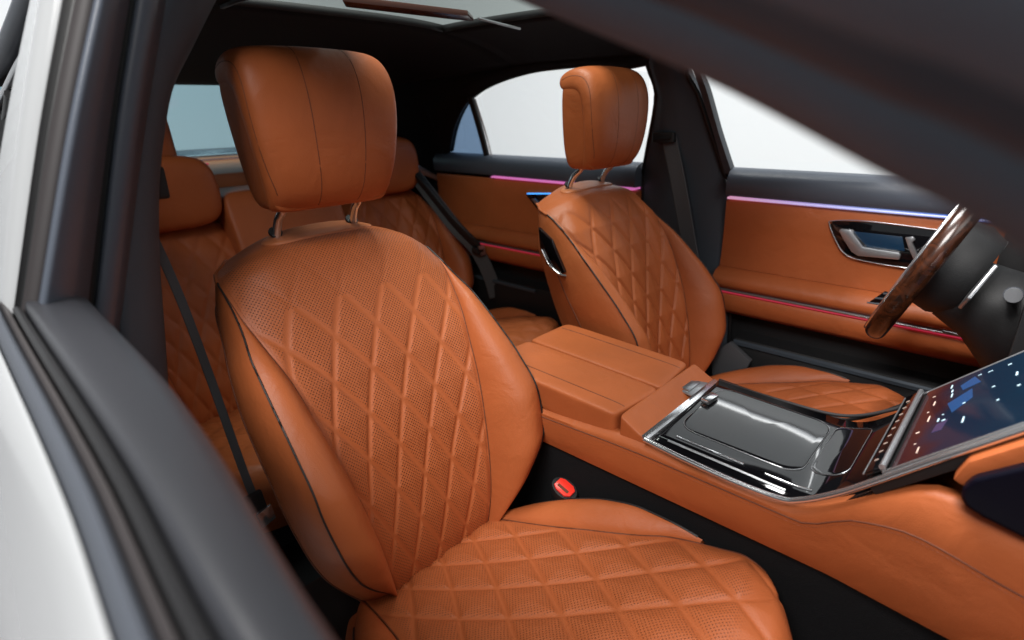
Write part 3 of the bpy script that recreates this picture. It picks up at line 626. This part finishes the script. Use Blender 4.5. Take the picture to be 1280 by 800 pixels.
# ------------------------------------------------------------------ centre console
con = thing('centre_console', 'tan leather centre console with gloss black cover between the front seats', 'console', (.5, 0, .1))
ZT = [(.05, .600), (.30, .602), (.554, .618), (.68, .612), (.75, .611), (.80, .622), (.85, .655), (.88, .682), (.95, .722), (1.03, .712), (1.3, .70)]
ZS = [(.05, .588), (.30, .590), (.57, .600), (.80, .600), (.87, .640), (.93, .655), (1.03, .64), (1.3, .62)]
xs = np.linspace(.13, 1.35, 66)
for sg in (-1, 1):
    secs = []; seamp = []
    for x in xs:
        zt = float(interp(ZT, x)[0, 0]); zs = float(interp(ZS, x)[0, 0]); fx = max(0, x-.85)*.10
        secs.append([rel(con, (x, sg*y, z)) for y, z in ((.10, zt-.02), (.128+fx, zt), (.142+fx, zt-.002), (.149+fx, zt-.008), (.1515+fx, zs+.006), (.152+fx, zs), (.154+fx, (zs+.53)/2), (.150+fx, .545), (.145+fx, .530), (.10, .53))])
        seamp.append(rel(con, (x, sg*(.1522+fx), zs)))
    loft('side_panel', secs, 'leather', con, True, True, 60)
    tube('seam', seamp, .0011, 'seam', con, 6)
    stitches(np.array(seamp)+np.array([0, sg*.0002, -.006]), con)
box('console_core', rel(con, (.03, -.135, .11)), rel(con, (1.34, .135, .53)), 'carpet', con, .004)
for sg in (-1, 1):
    def wl(p, sg=sg):
        q = p.copy(); x = q[0]+.5
        if x > .4: q[0] += -.012*(q[1]*sg > .07)
        q[2] += .006*math.sin(x*8); return q
    a = rel(con, (.165, min(sg*.0015, sg*.142), .598)); b = rel(con, (.500, max(sg*.0015, sg*.142), .655))
    l = rbox('armrest_lid', a, b, 'leather', con, .15, 3, wl)
    P = on_surface(l, [rel(con, (x, sg*.105, .7)) for x in np.linspace(.18, .485, 30)], (0, 0, -1), -.0003)
    tube('seam', P, .0012, 'seam', l, 6)
rbox('console_pad', rel(con, (.498, -.142, .598)), rel(con, (.552, .142, .652)), 'leather', con, .12, 3, lambda p: p+np.array([0, 0, -.024*(p[0] > .02)]))
# chrome cross strip with the latch button
P = [(x, y, z) for x, y, z in ((.548, -.148, .628), (.548, .135, .633))]
prism('chrome_strip', [rel(con, p) for p in ((.546, -.148, .626), (.558, -.148, .622), (.558, .135, .622), (.546, .135, .626))], (0, 0, .008), 'chrome', con, .002)
t = prism('latch_surround', [rel(con, (x, y, .636)) for x, y in ((.515, .035), (.548, .028), (.548, .100), (.515, .090), (.508, .078), (.508, .048))], (.002, 0, .003), 'satin', con, .002)
prism('latch_button', [rel(con, (x, y, .6385)) for x, y in ((.516, .043), (.538, .038), (.538, .088), (.516, .082))], (.001, 0, .003), 'button_silver', t, .002)
# gloss black tray, rising towards the screen
ZG = [(.50, .6237), (.556, .622), (.68, .6183), (.775, .6154), (.80, .6185), (.825, .630), (.85, .652), (.88, .684), (.90, .706)]
def zg(x): return float(interp(ZG, x)[0, 0])
TY = .035
G = [[rel(con, (x, y, zg(x)+TY*y+.004)) for x in np.linspace(.556, .90, 40)] for y in np.linspace(-.140, .140, 9)]
sheet('gloss_tray', G, 'gloss', con, .004)
def cover_outline(x0, x1, y0, y1, r, n=6):
    P = []
    for cx, cy, a0 in ((x1-r, y1-r, 0), (x0+r, y1-r, 90), (x0+r, y0+r, 180), (x1-r, y0+r, 270)):
        for k in range(n+1): a = R_(a0+90*k/n); P.append((cx+r*math.cos(a), cy+r*math.sin(a)))
    return P
def cover(name, x0, x1, y0, y1, r, m):
    P = cover_outline(x0, x1, y0, y1, r); cx, cy = (x0+x1)/2, (y0+y1)/2; secs = []
    for f, h in ((1.0, .0035), (1.0, .0066), (.994, .0074), (.982, .0075), (.9, .0075), (.75, .0075), (.5, .0075), (.25, .0075), (.02, .0075)):
        secs.append([rel(con, (cx+(x-cx)*f, cy+(y-cy)*f, zg(cx+(x-cx)*f)+TY*(cy+(y-cy)*f)+h)) for x, y in P])
    o = loft(name, secs, m, con, True, True, 50)
    tube('cover_edge', [rel(con, (x, y, zg(x)+TY*y+.0066)) for x, y in P], .0007, 'satin', o, 6, True)
    return o
cv = cover('sliding_cover', .572, .774, -.068, .112, .03, 'gloss'); cover('cup_holder_cover', .781, .832, -.050, .112, .018, 'gloss')
prism('cover_latch', [rel(con, (x, y, .630)) for x, y in ((.566, .030), (.584, .026), (.588, .062), (.570, .068))], (0, 0, .010), 'chrome', con, .004)
for (a, b) in (((.585, -.098), (.700, -.098)), ((.733, -.098), (.800, -.096))):
    tube('tray_strip', [rel(con, (x, a[1], zg(x)+TY*a[1]+.0065)) for x in np.linspace(a[0], b[0], 8)], .0016, 'chrome', con, 6)  # thin metal strips along the near side of the tray
tube('tray_strip', [rel(con, (x, -.118, zg(x)-TY*.118+.0065)) for x in np.linspace(.58, .77, 10)], .0022, 'satin', con, 6)
edge = [(.552, -.147, .628), (.62, -.149, .623), (.70, -.149, .619), (.77, -.148, .621), (.80, -.147, .633), (.84, -.146, .664), (.88, -.145, .704), (.93, -.145, .757), (.99, -.145, .819), (1.10, -.145, .935)]
tube('edge_trim', [rel(con, p) for p in smooth_path(edge, 60)], .0048, 'chrome', con, 10)
tube('edge_trim', [rel(con, p*np.array([1, -1, 1])) for p in smooth_path(edge, 60)], .0030, 'piping', con, 10)
rim = [(.556, .136, .630), (.68, .138, .628), (.78, .140, .634), (.85, .142, .672), (.88, .142, .705)]
tube('far_rim', [rel(con, p) for p in smooth_path(rim, 40)], .0032, 'trim_brown', con, 8)

# ------------------------------------------------------------------ touchscreen rising from the console
scr = thing('touchscreen', 'large lit touchscreen with blue map and silver edge rising from the console', 'screen', (.885, 0, .715))
sd = np.array([.696, 0, .718]); sn = np.array([-.718, 0, .696])
def sp(a, y, o=0.): return np.array([0, y, 0])+sd*a+sn*o     # along, across, out of the glass
def sslab(name, pts, o0, t, m, parent=None, bevel=.001):
    o = prism(name, [sp(a, y, o0) for a, y in pts], sn*t, m, None, bevel); o.parent = parent or scr; return o
sslab('screen_housing', [(-.03, -.143), (.34, -.143), (.34, .143), (-.03, .143)], -.022, .020, 'black', None, .003)
disp = sslab('display', [(.006, -.134), (.33, -.134), (.33, .134), (.006, .134)], -.001, .002, 'screen', None, .0)
fr = [sp(a, y, .000) for a, y in ((-.004, -.139), (.34, -.139))]; tube('screen_edge', fr, .0032, 'chrome', scr, 8)
fr = [sp(a, y, .000) for a, y in ((-.004, .139), (.34, .139))]; tube('screen_edge', fr, .0016, 'satin', scr, 8)
bar = sslab('button_bar', [(-.026, -.136), (-.006, -.136), (-.006, .136), (-.026, .136)], .001, .006, 'gloss', None, .0015)
tube('bar_edge', [sp(-.002, -.136, .006), sp(-.002, .136, .006)], .0042, 'satin', scr, 10)
tube('bar_edge', [sp(-.028, -.136, .006), sp(-.028, .136, .006)], .0010, 'satin', scr, 6)
for k, yy in enumerate(np.linspace(-.105, .105, 9)):
    sslab('bar_icon', [(-.019, yy-.002), (-.013, yy-.002+.0015*(k % 2)), (-.014, yy+.002), (-.019, yy+.0015)], .0072, .0004, 'icon_dim', bar, 0)
sslab('widget', [(.050, .035), (.080, .060), (.085, .020), (.062, -.010)], .0012, .0002, 'screen_blue', disp, 0)
sslab('widget', [(.060, .095), (.078, .112), (.090, .075), (.066, .070)], .0012, .0002, 'screen_blue', disp, 0)
sslab('widget', [(.046, -.035), (.060, -.030), (.056, -.062), (.043, -.060)], .0012, .0002, 'screen_violet', disp, 0)
rnd = random.Random(9)
ICON = [(.022, .095), (.028, .060), (.024, .030), (.030, .0), (.022, -.04), (.026, -.08), (.034, -.105), (.046, .108), (.050, .085), (.052, .065), (.050, -.005), (.046, -.020), (.054, -.028), (.085, .110), (.100, .105), (.075, .01), (.082, -.055), (.125, .100), (.145, .112), (.110, .03), (.120, -.03), (.137, .045), (.142, -.005), (.155, .07), (.150, .02), (.160, -.06)]
for a, y in ICON:
    l, hh = rnd.uniform(.0014, .0034), rnd.uniform(.0008, .0018); sk = rnd.uniform(-.001, .001)
    if rnd.random() < .35: l, hh = rnd.uniform(.0008, .0014), rnd.uniform(.004, .010)
    sslab('screen_icon', [(a-l, y-hh), (a+l, y-hh+sk), (a+l*.8, y+hh), (a-l*.9, y+hh+sk)], .0014, .0002, 'icon' if a > .04 else 'icon_warm', disp, 0)

# ------------------------------------------------------------------ steering wheel and column
wc = np.array([.828, .395, .876]); wr = .163
stw = thing('steering_wheel', 'wood rimmed steering wheel with chrome line, seen edge on', 'steering wheel', wc)
wu = np.array([.372, 0, .928]); wn = np.array([-.928, 0, .372])      # wheel plane: up, and towards the driver
def wp_(ang, r=wr, o=0.): return wu*(r*math.cos(ang))+np.array([0, r*math.sin(ang), 0])+wn*o
ring = [wp_(a) for a in np.linspace(0, 2*math.pi, 72, endpoint=False)]
tube('rim', ring, .0165, 'wood', stw, 16, True, 1.12, wn)
tube('rim_inlay', [wp_(a, wr+.004, .0180) for a in np.linspace(0, 2*math.pi, 72, endpoint=False)], .0028, 'chrome', stw, 8, True)
hub = []
for f, o in ((.0, .03), (.6, .03), (1, .015), (1.05, -.02), (.9, -.05), (0.0, -.05)):
    hub.append([wp_(a, .085*f+1e-4, o-.025) for a in np.linspace(0, 2*math.pi, 28, endpoint=False)])
loft('hub', hub, 'black', stw, True, False, 50)
for a in (R_(90), R_(-90), R_(180)):
    t = np.array([wp_(a+R_(q), 1) for q in (90,)])[0]
    prism('spoke', [wp_(a, .05, -.012)-t*.022, wp_(a, .05, -.012)+t*.022, wp_(a, .172, -.006)+t*.013, wp_(a, .172, -.006)-t*.013], wn*.012, 'satin' if a > 3 else 'black', stw, .003)
col = thing('steering_column', 'black steering column with silver paddle and stalk behind the wheel', 'steering column', (.9, .395, .8))
dn_ = np.array([0, 0, -.03]); P = [wc-wn*.045+dn_, wc-wn*.11+dn_, wc-wn*.16+dn_*1.4, wc-wn*.34+dn_*1.6]; tube('column_shroud', [rel(col, p) for p in P], (.060, .072, .090, .105), 'black', col, 24)
for sg in (-1, 1):
    b0 = wc+np.array([0, sg*.085, .01])-wn*.085
    pts = [b0+wu*.045, b0+wu*.05+np.array([0, sg*.03, 0]), b0-wu*.01+np.array([0, sg*.05, 0]), b0-wu*.035+np.array([0, sg*.035, 0]), b0-wu*.02]
    prism('shift_paddle', [rel(col, p) for p in pts], wn*.006, 'satin', col, .002)
s0 = wc-wn*.135+np.array([0, 0, .02]); st = [s0+np.array([0, -.05, 0]), s0+np.array([0, -.10, .012]), s0+np.array([0, -.135, .018])]
tube('gear_stalk', [rel(col, p) for p in st], (.010, .010, .013), 'trim_grey', col, 14)
tube('stalk_end', [rel(col, st[-1]), rel(col, st[-1]+np.array([0, -.008, .001]))], .0115, 'satin', col, 16)

# ------------------------------------------------------------------ near door (open window) and near pillar, right in front of the lens
nd = thing('door', 'white car door in the foreground with dark window sill and frame', 'car door', (.45, -.84, .1))
YRIDGE = [(-.6, -.815), (.0, -.822), (.30, -.832), (.60, -.842), (.77, -.853), (1.0, -.862), (1.4, -.87)]
YIN = [(-.6, .060), (.30, .052), (.45, .050), (.68, .037), (.80, .029), (1.0, .020), (1.4, .02)]
xs = np.linspace(-.02, 1.40, 50)
def sill(name, pts, m, sharp=50, xs=xs):
    secs = []
    for x in xs:
        yr = float(interp(YRIDGE, x)[0, 0]); wi = float(interp(YIN, x)[0, 0])
        secs.append([rel(nd, (x, yr+(p[0]*wi if len(p) == 3 else p[0]), p[1])) for p in pts])
    return loft(name, secs, m, nd, True, True, sharp)
sill('sill_cap', [(-.004, .955), (-.0035, .968), (-.001, .9735), (.0025, .974), (.25, .9725, 1), (.7, .9685, 1), (.95, .962, 1), (1.0, .956, 1), (1.0, .90, 1), (.9, .60, 1), (.1, .60, 1)], 'sill_grey', 60)
sill('window_seal', [(-.0055, .95), (-.0055, .966), (-.009, .9685), (-.0125, .966), (-.0135, .95)], 'rubber')
sill('inner_seal', [(-.0145, .945), (-.0150, .9635), (-.0185, .966), (-.0205, .962), (-.021, .945)], 'trim_brown')
sill('belt_moulding', [(-.0215, .94), (-.0218, .965), (-.0245, .968), (-.0300, .963), (-.0325, .955), (-.032, .94)], 'trim_grey')
sill('door_skin', [(-.0335, .945), (-.034, .956), (-.038, .952), (-.052, .925), (-.070, .885), (-.090, .82), (-.105, .72), (-.112, .60), (-.10, .35), (-.06, .35), (-.03, .60)], 'paint', 60)
# upright rear frame of that door and the pillar behind it: outlines at sill height and at roof height
def upright(name, cols, m, parent, sharp=50):
    """cols: (pixel low, pixel high, depth x) for each edge line; joined into one folded strip"""
    A = []; 
    for lo, hi, x in cols:
        P = [bp(lo, 0, x), bp(((lo[0]*.42+hi[0]*.58)-4, (lo[1]*.42+hi[1]*.58)), 0, x), bp(hi, 0, x)]
        d = (P[2]-P[1]); P.append(P[2]+d*.6); d0 = (P[0]-P[1])/abs(P[0][2]-P[1][2]); P.insert(0, P[0]+d0*.10); A.append(smooth_path(P, 24))
    A = np.array(A)
    if parent is nd or True: A = A-np.array(parent.location)
    o = sheet(name, A, m, parent, .003); o.modifiers['t'].offset = 0; return o
upright('frame_cover', [((-30, 400), (40, 0), .10), ((2, 400), (52, 0), .15), ((16, 400), (78, 0), .19)], 'paint', nd)  # gloss black cover coloured white: its bright reflection is put into the colour
upright('frame_seal', [((15, 400), (78, 0), .19), ((22, 400), (90, 0), .185), ((27, 400), (96, 0), .20)], 'rubber', nd)
upright('frame_edge', [((26, 400), (95, 0), .20), ((38, 400), (108, 0), .205), ((47, 400), (120, 0), .21)], 'trim_brown', nd)
upright('frame_face', [((46, 400), (119, 0), .21), ((50, 400), (123, 0), .222), ((55, 400), (130, 0), .222), ((80, 400), (146, 0), .20), ((106, 400), (160, 0), .18)], 'soft_grey', nd)
npil = thing('door_pillar', 'dark grey pillar beside the open window with rubber door seal', 'pillar', (.1, -.72, .1))
upright('seal_groove', [((104, 400), (158, 0), .175), ((112, 400), (163, 0), .16), ((120, 400), (172, 0), .168)], 'rubber', npil)
upright('door_seal', [((117, 400), (169, 0), .168), ((124, 400), (176, 0), .176), ((138, 400), (192, 0), .168), ((150, 400), (206, 0), .150)], 'soft_grey', npil)
# pillar trim with its own curved inner edge
def upr2(name, rows, x0, x1, m, bulge):
    G = []
    for (ya, xa, xb) in rows:
        a = bp((xa, ya), 0, x0); b = bp((xb, ya), 0, x1); r = []
        for f in np.linspace(0, 1, 9): r.append(a*(1-f)+b*f+np.array([bulge*math.sin(math.pi*f), bulge*.6*math.sin(math.pi*f), 0])-np.array(npil.location))
        G.append(r)
    return sheet(name, smooth_path(G, 40), m, npil, .004)
rows = [(-80, 250, 310), (0, 206, 268), (60, 184, 238), (110, 170, 214), (170, 158, 203), (240, 150, 197), (330, 147, 198), (400, 149, 203), (470, 155, 208), (560, 165, 214), (700, 180, 226)]
upr2('pillar_trim', rows, .150, .08, 'pillar_trim', .014)
upr2('pillar_return', [(r[0], r[2], r[2]-30) for r in rows], .08, -.05, 'pillar_trim', .0)
# belt retractor guide on that pillar
g = bp((192, 228), 0, .04)-np.array(npil.location)
rbox('belt_guide', g+np.array([-.02, -.015, -.022]), g+np.array([.02, .012, .022]), 'black', npil, .2, 2)

# rear door frame seen past the pillar, outside
nrd = thing('door', 'white rear door frame at the left edge, beyond the foreground pillar', 'car door', (-.6, -.75, .1))
for px, r, m in ((((46, -20), (20, 40), (0, 78), (-40, 120)), .016, 'trim_grey'), (((52, 40), (24, 80), (4, 118), (-20, 160)), .006, 'satin'), (((14, 118), (6, 180), (-4, 260)), .010, 'rubber')):
    tube('window_frame', [rel(nrd, p) for p in smooth_path([bp(p, 1, -.70) for p in px], 20)], r, m, nrd, 10)

prof('door_panel', nrd, [-1.05, -.03], [(-.84, .12), (-.84, .96), (-.76, .96), (-.74, .60), (-.76, .12)], 'black', 40)
prof('door_skin', nrd, [-1.05, -.03], [(-.85, .35), (-.85, .955), (-.90, .88), (-.94, .70), (-.93, .35)], 'paint', 60)
mesh('window_pane', [rel(nrd, p) for p in ((-1.0, -.80, .96), (-.03, -.815, .96), (-.03, -.64, 1.30), (-.6, -.63, 1.30))], [(0, 1, 2, 3)], 'darkened_glass', nrd, False)  # tint made dark only to keep greenish light off the rear seats
# near front roof post and upper door frame, out of focus at the top right
ap = thing('windscreen_pillar', 'dark blurred windscreen pillar crossing the top right corner', 'pillar', (.95, -.69, 1.1))
LOW = [(.50, -.570, 1.285), (.728, -.620, 1.200), (.834, -.650, 1.162), (.910, -.678, 1.130), (.951, -.690, 1.112), (1.10, -.735, 1.035), (1.40, -.80, .93)]
LOW = smooth_path(LOW, 40)
def apst(name, offs, m, sharp=50):
    secs = [[rel(ap, p+np.array([0, dy, dz])) for dy, dz in offs] for p in LOW]
    return loft(name, secs, m, ap, True, True, sharp)
apst('pillar_trim', [(.03, .012), (.012, .0), (.0, .0), (-.018, .012), (-.030, .026), (-.02, .09), (.03, .10)], 'pillar_grey', 60)
apst('door_seal', [(-.031, .024), (-.040, .028), (-.046, .040), (-.036, .050)], 'trim_grey')
apst('door_frame', [(-.047, .036), (-.060, .040), (-.076, .056), (-.086, .080), (-.08, .11), (-.05, .12)], 'pillar_grey', 60)
apst('roof_moulding', [(-.086, .082), (-.094, .10), (-.09, .16), (-.05, .20), (-.02, .15), (-.05, .121), (-.08, .112)], 'pillar_grey', 60)

# ------------------------------------------------------------------ belts
def belt(name, label, path, wdir, width, n=50, thick=.0025, loc=None, lift=None):
    P = smooth_path(path, n); root = thing(name, label, 'seat belt', P[-1]); W = np.asarray(wdir, float)
    W = smooth_path(W, n) if W.ndim == 2 else np.broadcast_to(W, (n, 3))
    T = np.gradient(P, axis=0); G = []
    for i in range(n):
        t = T[i]/np.linalg.norm(T[i]); a = W[i]-t*(W[i] @ t); a /= np.linalg.norm(a); G.append([rel(root, P[i]+a*f*width/2) for f in (-1, -.85, 0, .85, 1)])
    sheet('webbing', G, 'webbing', root, thick); return root
b1 = belt('seat_belt', 'dark belt hanging diagonally beside the nearest front seat', [bp((193, 300), 0, .02), bp((225, 372), 0, .02), bp((262, 470), 0, .03), bp((303, 585), 0, .05), bp((325, 640), 0, .06)], (0, 1, .1), .013)
tg = bp((330, 645), 0, .07); prism('tongue', [rel(b1, tg+np.array(q)) for q in ((0, -.014, .012), (0, .014, .02), (0, .018, -.012), (0, -.008, -.02))], (.006, 0, 0), 'chrome', b1, .002)
tg = bp((318, 625), 0, .065); prism('tongue_cover', [rel(b1, tg+np.array(q)) for q in ((0, -.018, .016), (0, .012, .018), (0, .016, -.018), (0, -.012, -.02))], (.010, 0, 0), 'black', b1, .003)
b2 = belt('seat_belt', 'grey belt running down the far pillar behind the driver seat', [bp((836, 172), 1, .685), bp((848, 230), 1, .70), bp((862, 310), 1, .71), bp((880, 400), 1, .705), bp((895, 455), 1, .70)], (1, 0, .1), .048)
gp = bp((830, 172), 1, .678)
rbox('belt_guide', rel(b2, gp+np.array([-.035, -.008, -.014])), rel(b2, gp+np.array([.035, .022, .016])), 'black', b2, .2, 2)
tube('guide_slot', [rel(b2, gp+np.array([-.026, -.010, -.006])), rel(b2, gp+np.array([.026, -.010, .000]))], .003, 'rubber', b2, 6)
lowp = [bp(p, 1, .66) for p in ((888, 442), (912, 428), (938, 452), (930, 468), (890, 470))]
prism('belt_anchor', [rel(b2, p) for p in lowp], (0, .02, 0), 'webbing', b2, .004)
b3 = belt('seat_belt', 'black belt with padded sleeve beside the far rear seat', [bp((508, 205), 0, -1.0), bp((535, 240), 0, -.88), bp((570, 285), 0, -.76), bp((595, 312), 0, -.70), bp((612, 345), 0, -.66), bp((620, 372), 0, -.64)], (1, .9, 0), .055)
P = smooth_path([bp((512, 208), 0, -.99), bp((535, 236), 0, -.88), bp((570, 280), 0, -.76), bp((597, 308), 0, -.70)], 24)
tube('belt_sleeve', [rel(b3, p) for p in P], np.interp(np.linspace(0, 1, 24), [0, .1, .9, 1], [.022, .036, .036, .03]), 'black', b3, 12, False, .45, (0, .5, .8))
q = bp((600, 312), 0, -.685); rbox('tongue', rel(b3, q+np.array([-.02, -.03, -.012])), rel(b3, q+np.array([.02, .012, .012])), 'black', b3, .2, 2)
prism('tongue_plate', [rel(b3, bp(p, 0, -.67)) for p in ((597, 308), (604, 306), (607, 318), (601, 319))], (.005, 0, 0), 'satin', b3, .001)
q = [bp(p, 0, -1.02) for p in ((505, 203), (520, 206), (548, 222), (545, 226), (515, 214))]; prism('belt_outlet', [rel(b3, p) for p in q], (.02, 0, 0), 'satin', b3, .003)
b5 = belt('seat_belt', 'short black belt crossing the rear middle seat between the headrest posts', [bp((414, 252), 0, -.98), bp((424, 268), 0, -.93), bp((434, 290), 0, -.88)], (0, 1, 0), .035)
bk = thing('belt_buckle', 'black belt buckle with red release button beside the nearest seat', 'buckle', bp((705, 617), 1, -.150))
ub = np.array([.30, -.28, .90]); ub /= np.linalg.norm(ub)
P = [bp((705, 614), 1, -.150)-ub*.09, bp((705, 614), 1, -.150)-ub*.02, bp((705, 614), 1, -.150)]
tube('housing', [rel(bk, p) for p in P]+[rel(bk, P[-1]+ub*.012)], (.020, .028, .031, .028), 'black', bk, 18, False, .70, (0, 1, 0))
top_ = rel(bk, P[-1]+ub*.0115); e1 = np.cross(np.array([0, 1., 0]), ub); e1 /= np.linalg.norm(e1); e2 = np.cross(ub, e1)
rb = prism('release_button', [top_+e1*a+e2*b for a, b in ((-.019, -.010), (-.010, -.0145), (.011, -.0145), (.020, -.007), (.020, .008), (.011, .0135), (-.010, .0135), (-.019, .009))], ub*.006, 'red_button', bk, .0015)
prism('tongue_slot', [top_+ub*.0058+e1*a+e2*b for a, b in ((-.013, -.008), (.013, -.008), (.013, -.002), (-.013, -.002))], ub*.0006, 'seam', rb, 0)
tube('stalk', [rel(bk, P[0]), rel(bk, P[0]-ub*.12)], .012, 'black', bk, 10)

# ------------------------------------------------------------------ dashboard behind the screen
da = thing('dashboard', 'dark dashboard with gloss trim and tan leather at the right edge', 'dashboard', (1.2, -.3, .5))
prof('glove_box', da, [1.12, 1.5], [(-.80, .45), (-.80, .72), (-.165, .72), (-.165, .45)], 'leather', 40)
prism('gloss_trim', [rel(da, bp(p, 1, -.178)) for p in ((1200, 622), (1203, 611), (1216, 600), (1330, 572), (1330, 700), (1228, 648), (1206, 634))], (0, .03, 0), 'gloss_blue', da, .012, 5)
prism('dash_pad', [rel(da, bp(p, 1, -.165)) for p in ((1190, 600), (1210, 578), (1330, 540), (1330, 600), (1206, 610))], (0, .03, 0), 'leather', da, .004)
prof('driver_panel', da, [.97, 1.5], [(.20, .66), (.20, .95), (.72, .95), (.72, .66)], 'black', 40)
prof('dash_end', da, [.915, 1.1], [(.58, .70), (.58, .93), (.62, .96), (.735, .96), (.735, .70)], 'black', 40)
prof('dash_top', da, [1.13, 1.9], [(-.80, .86), (-.80, .955), (.80, .955), (.80, .86)], 'black', 40)
prof('bulkhead', da, [1.5, 1.6], [(-.85, .1), (-.85, .85), (.85, .85), (.85, .1)], 'black', 40)

# doors and pillars are parts of the car: each becomes one mesh with its pieces under it
def fold_into_car(root, main, name):
    kids = []
    def walk(o):
        for c in o.children: kids.append(c); walk(c)
    walk(root)
    m = [k for k in kids if k.name.split('.')[0] == main][0]
    lab = root['label']; loc = root.location.copy()
    for k in kids:
        if k is not m: k.parent = m
    m.parent = body; m.location = loc; bpy.data.objects.remove(root); m.name = name; m['label'] = lab
fold_into_car(fd, 'door_shell', 'door'); fold_into_car(rd, 'door_shell', 'door')
fold_into_car(nd, 'door_skin', 'door'); fold_into_car(nrd, 'door_skin', 'door')
fold_into_car(npil, 'pillar_trim', 'door_pillar'); fold_into_car(ap, 'pillar_trim', 'windscreen_pillar')
